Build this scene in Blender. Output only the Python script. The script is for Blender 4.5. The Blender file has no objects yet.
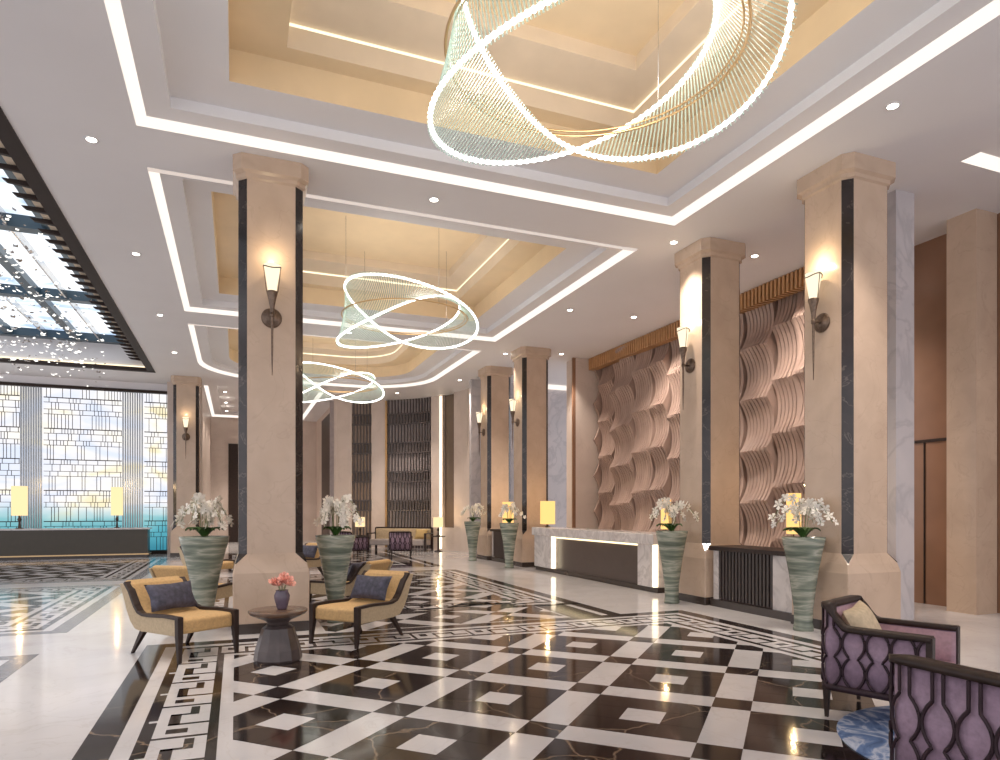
import bpy, bmesh, math, random
from math import sin, cos, pi, radians
from mathutils import Vector, Matrix
S = bpy.context.scene
COL = S.collection
random.seed(7)
H = 6.2            # ceiling height

# ------------------------------------------------------------------ materials
def new_mat(name):
    m = bpy.data.materials.new(name); m.use_nodes = True
    nt = m.node_tree; nt.nodes.clear()
    out = nt.nodes.new('ShaderNodeOutputMaterial')
    return m, nt, out
def bsdf(nt, out, col, rough=.5, metal=0, spec=.5, emis=None, estr=0):
    b = nt.nodes.new('ShaderNodeBsdfPrincipled')
    b.inputs['Base Color'].default_value = (*col, 1); b.inputs['Roughness'].default_value = rough
    b.inputs['Metallic'].default_value = metal; b.inputs['Specular IOR Level'].default_value = spec
    if emis: b.inputs['Emission Color'].default_value = (*emis, 1); b.inputs['Emission Strength'].default_value = estr
    nt.links.new(b.outputs[0], out.inputs[0]); return b
def coords(nt, scale=(1,1,1), kind='Object'):
    tc = nt.nodes.new('ShaderNodeTexCoord'); mp = nt.nodes.new('ShaderNodeMapping')
    mp.inputs['Scale'].default_value = scale
    nt.links.new(tc.outputs[kind], mp.inputs[0]); return mp.outputs[0]
def ramp(nt, fac, stops):
    r = nt.nodes.new('ShaderNodeValToRGB'); nt.links.new(fac, r.inputs[0])
    e = r.color_ramp.elements
    while len(e) < len(stops): e.new(.5)
    for i, (p, c) in enumerate(stops): e[i].position = p; e[i].color = (*c, 1)
    return r.outputs[0]
def noise(nt, vec, scale, detail=4, dist=0):
    n = nt.nodes.new('ShaderNodeTexNoise'); n.inputs['Scale'].default_value = scale
    n.inputs['Detail'].default_value = detail; n.inputs['Distortion'].default_value = dist
    nt.links.new(vec, n.inputs['Vector']); return n.outputs['Fac']
def mixc(nt, fac, a, b):
    m = nt.nodes.new('ShaderNodeMix'); m.data_type = 'RGBA'
    for s, v in ((0, fac), (6, a), (7, b)):
        if hasattr(v, 'links'): nt.links.new(v, m.inputs[s])
        elif isinstance(v, tuple): m.inputs[s].default_value = (*v, 1)
        else: m.inputs[s].default_value = v
    return m.outputs[2]
def plain(name, col, rough=.5, metal=0, spec=.5, var=.06, scale=6):
    m, nt, out = new_mat(name); b = bsdf(nt, out, col, rough, metal, spec)
    n = noise(nt, coords(nt), scale, 3)
    c = ramp(nt, n, [(.3, tuple(max(0, v*(1-var)) for v in col)), (.7, tuple(min(1, v*(1+var)) for v in col))])
    nt.links.new(c, b.inputs['Base Color']); return m
def emis(name, col, s):
    m, nt, out = new_mat(name); e = nt.nodes.new('ShaderNodeEmission')
    e.inputs[0].default_value = (*col, 1); e.inputs[1].default_value = s
    nt.links.new(e.outputs[0], out.inputs[0]); return m
def marble(name, base, dark, vein, rough, scale=1.0, vw=.012, vamt=.6, kind='Object'):
    m, nt, out = new_mat(name); b = bsdf(nt, out, base, rough)
    v = coords(nt, (scale,)*3, kind)
    n = noise(nt, v, 2.2, 6, .6); body = ramp(nt, n, [(.3, dark), (.62, base)])
    n2 = noise(nt, v, 1.1, 7, 1.6)
    vein_f = ramp(nt, n2, [(.5-vw*3, (0,0,0)), (.5, (vamt,)*3), (.5+vw*3, (0,0,0))])
    c = mixc(nt, vein_f, body, vein); nt.links.new(c, b.inputs['Base Color']); return m

M = {}
M['ceil'] = plain('ceiling_paint', (.80,.785,.80), .6, var=.015, scale=1)
M['gold'] = plain('gold_leaf_paint', (.78,.615,.405), .38, var=.04, scale=2)
M['tan'] = plain('tan_paint', (.72,.60,.46), .5, var=.05, scale=2)
M['cove'] = emis('cove_glow', (1,.88,.79), .84)
M['cove2'] = emis('inner_cove_glow', (1,.82,.55), 1.2)
M['stone'] = marble('beige_marble', (.60,.455,.345), (.53,.395,.295), (.42,.30,.22), .26, 1.1, .004, .28)
M['wallstone'] = marble('pale_marble_wall', (.68,.575,.51), (.62,.52,.455), (.52,.43,.37), .3, .6, .004, .3)
M['coolstone'] = marble('cool_marble_wall', (.60,.56,.57), (.52,.50,.52), (.42,.4,.42), .2, .6)
M['white'] = marble('white_marble', (.74,.69,.665), (.62,.57,.55), (.42,.38,.37), .15, 1.6, .02, .5)
M['black'] = marble('dark_marble_strip', (.030,.022,.022), (.018,.014,.014), (.16,.13,.11), .16, 1.6, .0025, .6)
M['plinth'] = plain('dark_plinth_stone', (.05,.036,.03), .2)
M['wood'] = plain('dark_walnut', (.034,.020,.016), .45, spec=.3, var=.25, scale=14)
M['tablewood'] = plain('grey_brown_table_wood', (.07,.052,.05), .3, var=.2, scale=9)
M['tabletop'] = plain('brown_table_top', (.13,.075,.048), .22, var=.2, scale=9)
M['camel'] = plain('camel_fabric', (.55,.35,.155), .75, var=.12, scale=40)
M['camel2'] = plain('taupe_camel_fabric', (.47,.365,.235), .7, var=.1, scale=40)
M['navy'] = plain('slate_blue_velvet', (.052,.050,.078), .6, var=.5, scale=18)
M['cream'] = plain('cream_linen', (.55,.43,.28), .8, var=.15, scale=30)
M['purple'] = plain('purple_fabric', (.32,.215,.285), .6, var=.16, scale=35)
M['pink'] = plain('mauve_fabric', (.44,.27,.31), .6, var=.12, scale=30)
M['lattice'] = plain('dark_plum_wood', (.034,.017,.022), .5, spec=.3, var=.2, scale=10)
M['bronze'] = plain('antique_bronze', (.17,.12,.09), .4, metal=.8, var=.3, scale=30)
M['darkmetal'] = plain('dark_bronze_metal', (.06,.045,.038), .35, metal=.5)
M['brown'] = plain('polished_brown_lacquer', (.27,.145,.09), .22, var=.12, scale=1)
M['counterpanel'] = plain('dark_taupe_leather_panel', (.085,.062,.052), .3)
M['leaf'] = plain('orchid_leaf', (.06,.14,.03), .4, var=.4, scale=10)
M['stem'] = plain('orchid_stem', (.20,.22,.09), .5)
M['petal'] = plain('white_petal', (.90,.85,.76), .55, var=.04)
M['pinkpetal'] = plain('coral_pink_petal', (.80,.40,.32), .55, var=.15, scale=30)
M['vasepurple'] = plain('violet_grey_ceramic', (.13,.095,.13), .25, var=.2)
M['gilt'] = plain('brushed_gold_metal', (.62,.42,.22), .28, metal=.9)
M['chrome'] = plain('pale_metal', (.62,.58,.54), .2, metal=.9)
M['led'] = emis('crystal_led', (1,.97,.92), 4)
M['strip'] = emis('warm_led_strip', (1,.84,.60), 2)
M['lampshade'] = emis('amber_lamp_shade', (1,.56,.19), 1.0)
M['lampshade2'] = emis('cream_lamp_shade', (1,.74,.40), .86)
M['torch'] = emis('torch_glass', (1,.83,.58), .95)
M['down'] = emis('downlight_lens', (1,.93,.82), 14)
M['screen'] = plain('dark_screen_slat', (.085,.066,.062), .4, var=.2)
M['screenback'] = plain('screen_backing', (.42,.36,.35), .5, var=.1)
M['screenback2'] = plain('warm_screen_backing', (.42,.31,.24), .5, var=.1)
M['frame'] = plain('skylight_frame_metal', (.040,.028,.024), .6, spec=.2)
M['bluebeam'] = plain('skylight_beam_steel', (.035,.07,.10), .35)
M['rib'] = plain('grey_ribbed_metal', (.34,.36,.38), .35, metal=.6)
M['fluted'] = plain('dark_fluted_wood', (.060,.044,.040), .35)

def banded():      # green onyx planter: wavy horizontal bands
    m, nt, out = new_mat('green_banded_onyx'); b = bsdf(nt, out, (.2,.22,.18), .25)
    v = coords(nt)
    mp = nt.nodes.new('ShaderNodeMapping'); mp.inputs['Scale'].default_value = (1.1,1.1,9.0); nt.links.new(v, mp.inputs[0])
    n = noise(nt, mp.outputs[0], 1.3, 5, .35)
    c = ramp(nt, n, [(.30, (.10,.12,.095)), (.43, (.17,.20,.16)), (.50, (.25,.275,.22)), (.56, (.40,.41,.34)), (.62, (.22,.25,.20)), (.75, (.14,.165,.13))])
    nt.links.new(c, b.inputs['Base Color']); return m
M['onyx'] = banded()
def floor_white():
    m, nt, out = new_mat('floor_white_marble'); b = bsdf(nt, out, (.7,.65,.6), .10, spec=.4)
    v = coords(nt)
    n = noise(nt, v, .9, 6, .8); body = ramp(nt, n, [(.3, (.57,.545,.545)), (.6, (.65,.625,.625))])
    n2 = noise(nt, v, 1.7, 7, 1.4)
    f = ramp(nt, n2, [(.485, (0,0,0)), (.5, (.35,.35,.35)), (.515, (0,0,0))])
    nt.links.new(mixc(nt, f, body, (.50,.45,.43)), b.inputs['Base Color'])
    return m
M['fwhite'] = floor_white()
def floor_black():
    m, nt, out = new_mat('floor_black_marble'); b = bsdf(nt, out, (.03,.02,.02), .09, spec=.28)
    v = coords(nt)
    n = noise(nt, v, 3, 5); body = ramp(nt, n, [(.3, (.012,.008,.007)), (.7, (.028,.018,.016))])
    vo = nt.nodes.new('ShaderNodeTexVoronoi'); vo.feature = 'DISTANCE_TO_EDGE'; vo.inputs['Scale'].default_value = 1.1
    nz = nt.nodes.new('ShaderNodeTexNoise'); nz.inputs['Scale'].default_value = 3.5; nz.inputs['Detail'].default_value = 4
    nt.links.new(v, nz.inputs['Vector'])
    mx = nt.nodes.new('ShaderNodeMix'); mx.data_type = 'VECTOR'; mx.inputs[0].default_value = .16
    nt.links.new(v, mx.inputs[4]); nt.links.new(nz.outputs['Color'], mx.inputs[5]); nt.links.new(mx.outputs[1], vo.inputs['Vector'])
    f = ramp(nt, vo.outputs['Distance'], [(0, (.5,.5,.5)), (.004, (.25,.25,.25)), (.010, (0,0,0))])
    # tile joints along the 45 degree lattice
    mp = nt.nodes.new('ShaderNodeMapping'); mp.inputs['Location'].default_value = (0,0,0); mp.inputs['Rotation'].default_value = (0,0,radians(-45))
    tc = nt.nodes.new('ShaderNodeTexCoord'); nt.links.new(tc.outputs['Object'], mp.inputs[0])
    nt.links.new(mixc(nt, f, body, (.42,.30,.20)), b.inputs['Base Color']); return m
M['fblack'] = floor_black()
M['fgrey'] = marble('floor_grey_marble', (.17,.16,.175), (.13,.122,.135), (.25,.24,.24), .16, 2)
def rods():
    m, nt, out = new_mat('pale_green_crystal')
    t = nt.nodes.new('ShaderNodeBsdfTransparent'); t.inputs[0].default_value = (.88,.95,.92,1)
    p = nt.nodes.new('ShaderNodeBsdfPrincipled'); p.inputs['Base Color'].default_value = (.62,.78,.72,1); p.inputs['Roughness'].default_value = .12
    p.inputs['Emission Color'].default_value = (.80,.92,.84,1); p.inputs['Emission Strength'].default_value = .10  # faint glow painted into the crystal; the rods are no lamps
    lw = nt.nodes.new('ShaderNodeLayerWeight'); lw.inputs[0].default_value = .45
    mx = nt.nodes.new('ShaderNodeMixShader')
    ma = nt.nodes.new('ShaderNodeMath'); ma.operation = 'MULTIPLY_ADD'; ma.inputs[1].default_value = .55; ma.inputs[2].default_value = .22
    nt.links.new(lw.outputs['Facing'], ma.inputs[0]); nt.links.new(ma.outputs[0], mx.inputs[0])
    nt.links.new(t.outputs[0], mx.inputs[1]); nt.links.new(p.outputs[0], mx.inputs[2]); nt.links.new(mx.outputs[0], out.inputs[0])
    return m
M['crystal'] = rods()
def stained():
    m, nt, out = new_mat('backlit_art_glass')
    tc = nt.nodes.new('ShaderNodeTexCoord'); sp = nt.nodes.new('ShaderNodeSeparateXYZ'); nt.links.new(tc.outputs['Object'], sp.inputs[0])
    mp = nt.nodes.new('ShaderNodeMapping'); mp.inputs['Scale'].default_value = (.35,1,.8); nt.links.new(tc.outputs['Object'], mp.inputs[0])
    n = noise(nt, mp.outputs[0], 1.5, 3, .6)
    base = ramp(nt, n, [(.36, (.70,.76,.90)), (.48, (.84,.83,.87)), (.56, (.92,.88,.82)), (.66, (.90,.80,.55))])
    a = nt.nodes.new('ShaderNodeMath'); a.operation = 'MULTIPLY_ADD'; a.inputs[1].default_value = 1/6.2
    nm = nt.nodes.new('ShaderNodeMath'); nm.operation = 'MULTIPLY_ADD'; nm.inputs[1].default_value = .12; nm.inputs[2].default_value = -.06
    nt.links.new(n, nm.inputs[0]); nt.links.new(sp.outputs['Z'], a.inputs[0]); nt.links.new(nm.outputs[0], a.inputs[2])
    teal = ramp(nt, a.outputs[0], [(0, (.035,.20,.28)), (.13, (.10,.38,.46)), (.22, (.28,.55,.58)), (1, (.5,.62,.66))])
    f = ramp(nt, a.outputs[0], [(.20, (0,0,0)), (.30, (1,1,1))])
    e = nt.nodes.new('ShaderNodeEmission'); e.inputs[1].default_value = .80
    nt.links.new(mixc(nt, f, teal, base), e.inputs[0]); nt.links.new(e.outputs[0], out.inputs[0]); return m
M['stained'] = stained()
def skyglass():
    m, nt, out = new_mat('skylight_glass')
    n = noise(nt, coords(nt, (1,1.6,1)), .9, 5, .4)
    c = ramp(nt, n, [(.32, (.42,.55,.75)), (.46, (.85,.92,1)), (.8, (1,1,1))])
    e = nt.nodes.new('ShaderNodeEmission'); e.inputs[1].default_value = .95
    nt.links.new(c, e.inputs[0]); nt.links.new(e.outputs[0], out.inputs[0]); return m
M['sky'] = skyglass()
def rugmat():
    m, nt, out = new_mat('blue_swirl_rug'); b = bsdf(nt, out, (.2,.3,.5), .9)
    n = noise(nt, coords(nt), 2.3, 6, 2.6)
    c = ramp(nt, n, [(.3, (.04,.08,.19)), (.44, (.13,.21,.40)), (.52, (.50,.54,.64)), (.58, (.20,.28,.46)), (.68, (.07,.11,.24))])
    nt.links.new(c, b.inputs['Base Color']); return m
M['rug'] = rugmat()
def wavewood():
    m, nt, out = new_mat('rose_brown_wave_slat'); b = bsdf(nt, out, (.42,.30,.26), .38)
    n = noise(nt, coords(nt, (1,1,.25)), 5, 4)
    c = ramp(nt, n, [(.3, (.33,.23,.19)), (.7, (.45,.32,.265))]); nt.links.new(c, b.inputs['Base Color']); return m
M['wave'] = wavewood()
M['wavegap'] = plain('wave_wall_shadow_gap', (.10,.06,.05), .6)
M['wavegold'] = plain('golden_timber_soffit', (.50,.27,.12), .4, var=.15)

# ------------------------------------------------------------------ mesh builder
class MB:
    def __init__(s): s.v = []; s.f = []; s.m = []; s.sm = []
    def add(s, vs, fs, mi=0, smooth=False, mat=None):
        o = len(s.v)
        for p in vs: s.v.append(tuple(mat @ Vector(p)) if mat else tuple(p))
        for f in fs: s.f.append([o+i for i in f]); s.m.append(mi); s.sm.append(smooth)
    def box(s, x0, y0, z0, x1, y1, z1, mi=0, mat=None):
        s.add([(x0,y0,z0),(x1,y0,z0),(x1,y1,z0),(x0,y1,z0),(x0,y0,z1),(x1,y0,z1),(x1,y1,z1),(x0,y1,z1)],
              [(0,3,2,1),(4,5,6,7),(0,1,5,4),(1,2,6,5),(2,3,7,6),(3,0,4,7)], mi, False, mat)
    def rings(s, rs, mi=0, smooth=False, cap0=True, cap1=True, closed=True, mat=None):
        n = len(rs[0]); vs = [p for r in rs for p in r]; fs = []
        for k in range(len(rs)-1):
            for i in range(n if closed else n-1):
                j = (i+1) % n
                fs.append((k*n+i, k*n+j, (k+1)*n+j, (k+1)*n+i))
        if cap0: fs.append(tuple(reversed(range(n))))
        if cap1: fs.append(tuple(range((len(rs)-1)*n, len(rs)*n)))
        s.add(vs, fs, mi, smooth, mat)
    def lathe(s, prof, n=24, c=(0,0), mi=0, smooth=True, mat=None, cap=True):
        s.rings([[(c[0]+r*cos(2*pi*i/n), c[1]+r*sin(2*pi*i/n), z) for i in range(n)] for r, z in prof], mi, smooth, cap, cap, mat=mat)
    def tube(s, pts, r, n=6, closed=False, mi=0, smooth=True, flat=None):
        pts = [Vector(p) for p in pts]; N = len(pts); rs = []
        for i, p in enumerate(pts):
            a = pts[(i-1) % N] if (closed or i) else p; b = pts[(i+1) % N] if (closed or i < N-1) else p
            t = (b-a).normalized(); up = Vector((0,0,1)) if abs(t.z) < .95 else Vector((0,1,0))
            u = t.cross(up).normalized(); w = u.cross(t)
            ri = r[i] if isinstance(r, (list, tuple)) else r
            fl = flat or 1
            rs.append([tuple(p + u*ri*cos(2*pi*k/n) + w*ri*fl*sin(2*pi*k/n)) for k in range(n)])
        if closed: rs.append(rs[0])
        s.rings(rs, mi, smooth, not closed, not closed)
    def prism(s, poly, axis, a, b, mi=0, smooth=False, mat=None):
        def P(p, t):
            return (t, p[0], p[1]) if axis == 'x' else (p[0], t, p[1]) if axis == 'y' else (p[0], p[1], t)
        s.rings([[P(p, a) for p in poly], [P(p, b) for p in poly]], mi, smooth, mat=mat)
    def quad(s, pts, mi=0): s.add(pts, [tuple(range(len(pts)))], mi)
    def mesh(s, name, mats):
        me = bpy.data.meshes.new(name); me.from_pydata(s.v, [], s.f)
        for m in (mats if isinstance(mats, list) else [mats]): me.materials.append(m)
        for p, mi, sm in zip(me.polygons, s.m, s.sm): p.material_index = mi; p.use_smooth = sm
        bm = bmesh.new(); bm.from_mesh(me); bmesh.ops.recalc_face_normals(bm, faces=bm.faces[:]) ; bm.to_mesh(me); bm.free()
        return me
    def build(s, name, mats, parent=None, bevel=0, sub=0):
        o = bpy.data.objects.new(name, s.mesh(name, mats)); COL.objects.link(o)
        if parent: o.parent = parent
        if bevel:
            b = o.modifiers.new('b', 'BEVEL'); b.width = bevel; b.segments = 2; b.limit_method = 'ANGLE'; b.angle_limit = radians(35)
        if sub:
            b = o.modifiers.new('s', 'SUBSURF'); b.levels = sub; b.render_levels = sub
            for p in o.data.polygons: p.use_smooth = True
        return o
def struct(o, label=None):
    o['kind'] = 'structure'
    if label: o['label'] = label
    return o
def tag(o, label, cat, group=None):
    o['label'] = label; o['category'] = cat
    if group: o['group'] = group
    return o
def thing(name, label, cat, loc=(0,0,0), rz=0, group=None):
    o = bpy.data.objects.new(name, None); COL.objects.link(o); o.location = loc; o.rotation_euler = (0,0,rz)
    o.empty_display_size = .2
    return tag(o, label, cat, group)
def dup(root, loc, rz=0, label=None, group=None, scale=None):
    r = root.copy(); COL.objects.link(r); r.location = loc; r.rotation_euler = (0,0,rz)
    if label: r['label'] = label
    if group: r['group'] = group
    if scale: r.scale = scale
    def rec(a, b):
        for ch in a.children:
            c = ch.copy(); COL.objects.link(c); c.parent = b; rec(ch, c)
    kids = list(root.children)
    for ch in kids:
        c = ch.copy(); COL.objects.link(c); c.parent = r
        for g in ch.children:
            d = g.copy(); COL.objects.link(d); d.parent = c
    return r

# ------------------------------------------------------------------ floor
def clip(poly, x0, y0, x1, y1):
    for ax, lim, sg in ((0,x0,1),(0,x1,-1),(1,y0,1),(1,y1,-1)):
        out = []
        for i, p in enumerate(poly):
            q = poly[(i+1) % len(poly)]
            a = (p[ax]-lim)*sg; b = (q[ax]-lim)*sg
            if a >= 0: out.append(p)
            if (a > 0 and b < 0) or (a < 0 and b > 0):
                t = a/(a-b); out.append((p[0]+(q[0]-p[0])*t, p[1]+(q[1]-p[1])*t))
        poly = out
        if len(poly) < 3: return []
    return poly
fl = MB()
Z1, Z2 = .0008, .0016
def frect(x0, y0, x1, y1, mi, z=Z1):
    if x1-x0 > 1e-4 and y1-y0 > 1e-4: fl.quad([(x0,y0,z),(x1,y0,z),(x1,y1,z),(x0,y1,z)], mi)
def fring(x0, y0, x1, y1, w, mi, z=Z1):
    frect(x0,y0,x1,y0+w,mi,z); frect(x0,y1-w,x1,y1,mi,z); frect(x0,y0+w,x0+w,y1-w,mi,z); frect(x1-w,y0+w,x1,y1-w,mi,z)
def fkey(p0, d, nrm, length, W):
    """Greek key strip: white figure with dark lines; starts at p0, runs along d, nrm points outward"""
    L = length/max(1, round(length/.80)); n = round(length/L)
    def q(u0, v0, u1, v1, mi, z):   # u across (0 inner .. 1 outer) v along 0..1
        c = []
        for u, v in ((u0,v0),(u1,v0),(u1,v1),(u0,v1)):
            c.append((p0[0]+nrm[0]*u*W+d[0]*(k+v)*L, p0[1]+nrm[1]*u*W+d[1]*(k+v)*L, z))
        fl.quad(c, mi)
    for k in range(n):
        q(0, .0, 1, 1, 0, Z2)
        z = Z2+.0006
        q(0, .0, 1, .05, 1, z)
        q(.38, .14, .78, .27, 1, z)
        q(.0, .38, .78, .43, 1, z); q(.56, .38, .78, .74, 1, z); q(.22, .69, .78, .74, 1, z); q(.22, .74, .40, .96, 1, z)
        q(1, .52, 1.16, .58, 0, Z2)
def lattice(x0, y0, x1, y1, ox=2.08, oy=4.44, P=1.223, s=.30):
    r2 = math.sqrt(.5)
    def w(a, b): return (ox+(a-b)*r2, oy+(a+b)*r2)
    def sq(a0, b0, a1, b1, mi, z):
        c = clip([w(a0,b0), w(a1,b0), w(a1,b1), w(a0,b1)], x0, y0, x1, y1)
        if c: fl.quad([(p[0],p[1],z) for p in c], mi)
    h = s/2; g = .004
    N = int(max(x1-x0, y1-y0)/P*1.5)+14
    ca = ((x0+x1)/2-ox); cb = ((y0+y1)/2-oy)
    ia = round((ca+cb)*r2/P); ib = round((cb-ca)*r2/P)
    for i in range(ia-N, ia+N):
        for j in range(ib-N, ib+N):
            a, b = i*P, j*P
            c = w(a+P/2, b+P/2)
            if not (x0-1.3 < c[0] < x1+1.3 and y0-1.3 < c[1] < y1+1.3): continue
            sq(a-h, b-h, a+h, b+h, 1, Z1)
            t = (P-s)/3
            sq(a+h, b+h, a+P-h, b+P-h, 3, Z1)
            sq(a+h+t, b+h+t, a+h+2*t, b+h+2*t, 0, Z2)
            for m in range(3):
                for n in range(3):
                    A = a+h+m*t; B = b+h+n*t
                    if m == 1 and n == 1: continue
                    sq(A+g*.5, B+g*.5, A+t-g*.5, B+t-g*.5, 1, Z2)
def region(x0, y0, x1, y1, key=True, dark=1):
    fring(x0, y0, x1, y1, .22, dark)
    a = .34; fring(x0+a, y0+a, x1-a, y1-a, .52, 1)
    if key:
        W = .36; o = .34+.09
        X0, Y0, X1, Y1 = x0+o, y0+o, x1-o, y1-o
        fkey((X0+W, Y0), (0,1), (-1,0), Y1-Y0, W); fkey((X1-W, Y0), (0,1), (1,0), Y1-Y0, W)
        fkey((X0+W, Y0+W), (1,0), (0,-1), X1-X0-2*W, W); fkey((X0+W, Y1-W), (1,0), (0,1), X1-X0-2*W, W)
    lattice(x0+.96, y0+.96, x1-.96, y1-.96)
fl.quad([(-14,-6,0),(16,-6,0),(16,46,0),(-14,46,0)], 0)
region(-.98, -2.6, 6.62, 8.90)
region(-.98, 9.02+1.1, 5.50, 17.2)
frect(5.28, 8.9, 5.50, 10.2, 1); frect(4.64, 8.9, 5.16, 10.2, 1)
lattice(1.1, 8.95, 4.6, 11.05)
region(-.98, 18.3, 5.50, 26.5, key=False)
region(-9.2, -1.5, -2.03, 8.80, dark=2)
region(-9.2, 10.2, -2.05, 16.4, dark=2)
region(-9.2, 17.3, -2.05, 24.6, dark=2)
struct(fl.build('floor', [M['fwhite'], M['fblack'], M['fgrey'], plain('floor_tile_joint', (.075,.06,.05), .2)]), 'polished marble floor with dark lattice and Greek key borders')

# ------------------------------------------------------------------ ceiling
ce = MB()     # mats: 0 ceil 1 gold 2 tan 3 cove 4 cove2
def loop(x0, x1, y0, y1, z, r=0, seg=10):
    """CCW loop; near corners square, far corners rounded with r"""
    pts = [(x0,y0,z),(x1,y0,z)]
    for cx, cy, a0 in ((x1-r, y1-r, 0), (x0+r, y1-r, 90)):
        for i in range(seg+1):
            a = radians(a0+90*i/seg); pts.append((cx+r*cos(a), cy+r*sin(a), z))
    return pts
def coffer(X0, X1, Y0, Y1, gx0, gx1, r=0):
    T = [(0,0,0,0,6.2,3),(0,0,0,0,6.285,3),(.12,.12,.10,.10,6.285,0),(.40,.40,.38,.38,6.285,0),(.40,.40,.38,.38,6.42,0)]
    cx = gx0-X0; dx = X1-gx1
    T += [(cx,dx,.93,.93,6.42,1),(cx,dx,.93,.93,6.79,1),(cx+.6,dx+.55,1.18,1.18,6.79,2),(cx+.6,dx+.55,1.18,1.18,7.04,4),
          (cx+.6,dx+.55,1.18,1.18,7.075,2),(cx+1.0,dx+.95,1.85,1.85,7.12,2),(cx+1.0,dx+.95,1.85,1.85,7.135,2),(cx+1.0,dx+.95,1.85,1.85,7.30,1)]
    prev = None
    for (a, b, c, d, z, mi) in T:
        rr = max(.02, r-(c+d)/2*.9) if r else 0
        L = loop(X0+a, X1-b, Y0+c, Y1-d, z, rr)
        if prev: ce.rings([prev, L], pm, False, False, False)
        prev = L; pm = mi
    ce.quad(prev, 1)
C1 = (-1.11, 6.6, 2.05, 9.05); C2 = (-1.11, 6.6, 10.1, 17.09); C3 = (-1.11, 6.6, 18.2, 25.4)
for c_ in (C2, C3): ce.quad([(c_[0],c_[2]-.001,H-.002),(c_[1],c_[2]-.001,H-.002),(c_[1],c_[2]+.11,H-.002),(c_[0],c_[2]+.11,H-.002)], 5)
coffer(*C1, -.07, 5.62); coffer(*C2, -.35, 5.66); coffer(*C3, -.2, 5.66, r=2.6)
SK = (-9.2, -2.5, 2.5, 25.05)
CR = (8.9, 13.5, 1.0, 6.0)
CC = (-1.11, 3.2, 27.0, 35.9)
holes = [C1, C2, C3, SK, CR, CC]
xs = sorted({-14, 16} | {h[0] for h in holes} | {h[1] for h in holes}); ys = sorted({-4, 46} | {h[2] for h in holes} | {h[3] for h in holes})
for i in range(len(xs)-1):
    for j in range(len(ys)-1):
        mx, my = (xs[i]+xs[i+1])/2, (ys[j]+ys[j+1])/2
        if any(h[0] < mx < h[1] and h[2] < my < h[3] for h in holes): continue
        ce.quad([(xs[i],ys[j],H),(xs[i+1],ys[j],H),(xs[i+1],ys[j+1],H),(xs[i],ys[j+1],H)], 0)
r = 2.6      # fill the corners left outside the rounded end of the third coffer
for cx, cy, a0, kx in ((C3[1]-r, C3[3]-r, 0, C3[1]), (C3[0]+r, C3[3]-r, 90, C3[0])):
    A = [(cx+r*cos(radians(a0+9*i)), cy+r*sin(radians(a0+9*i)), H) for i in range(11)]
    for i in range(10): ce.quad([(kx, C3[3], H), A[i], A[i+1]], 0)
def simple_coffer(X0, X1, Y0, Y1):
    prev = None
    for a, z, mi in ((0,6.2,3),(0,6.3,3),(.13,6.3,0),(.45,6.3,0),(.45,6.42,0)):
        L = loop(X0+a, X1-a, Y0+a, Y1-a, z)
        if prev: ce.rings([prev, L], pm, False, False, False)
        prev = L; pm = mi
    ce.quad(prev, 0)
simple_coffer(*CR); simple_coffer(*CC)
ceil = struct(ce.build('ceiling', [M['ceil'], M['gold'], M['tan'], M['cove'], M['cove2'], emis('soft_cove_lip', (1,.85,.76), .52)]), 'painted ceiling with gold stepped coffers and cove lighting')

# skylight
sk = struct(MB().build('window_2', M['frame']), 'large roof skylight with dark frame at upper left')
g = MB(); g.quad([(-9.2,2.5,7.26),(-3.45,2.5,7.26),(-3.45,25.05,7.26),(-9.2,25.05,7.26)]); g.build('glass', M['sky'], sk)
g = MB(); w = .2
for x0,y0,x1,y1 in ((-2.72,2.5,-2.5,25.05),(-9.2,24.87,-2.5,25.07),(-9.2,2.3,-2.5,2.52)): g.box(x0,y0,6.185,x1,y1,6.30)
g.build('frame', M['frame'], sk)
g = MB(); g.box(-9.2,25.05,6.2,-2.5,25.15,7.3); g.box(-2.52,2.4,6.3,-2.45,25.05,7.0); g.build('reveal', M['ceil'], sk)
g = MB(); g.box(-9.2,24.98,6.29,-2.72,25.04,6.36); g.build('cove_strip', M['cove2'], sk)
g = MB(); g.prism([(-2.5,6.605),(-2.5,6.66),(-3.08,6.66),(-3.08,6.605)], 'y', 2.5, 25.05); g.build('soffit_board', M['tan'], sk)
g = MB(); g.box(-3.47,2.5,7.05,-2.9,25.05,7.30); g.build('edge_beam', M['bluebeam'], sk)
for k in range(46):
    g = MB(); y = 2.8+k*.49
    g.prism([(-2.72,6.50),(-2.72,6.60),(-3.28,6.60),(-3.22,6.55)], 'y', y, y+.07); g.build('rafter', M['frame'], sk)
for y in (5.8,10.6,15.4,20.2,24.8):
    g = MB(); g.box(-9.2,y-.14,7.0,-3.4,y+.14,7.24); g.build('cross_beam', M['bluebeam'], sk)
for x, t in ((-4.72,.11),(-4.05,.02),(-5.5,.02),(-6.5,.11),(-8.2,.11)):
    g = MB(); g.box(x-t,2.5,7.02,x+t,25.05,7.2); g.build('glazing_bar', M['bluebeam'] if t > .05 else M['chrome'], sk)

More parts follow.
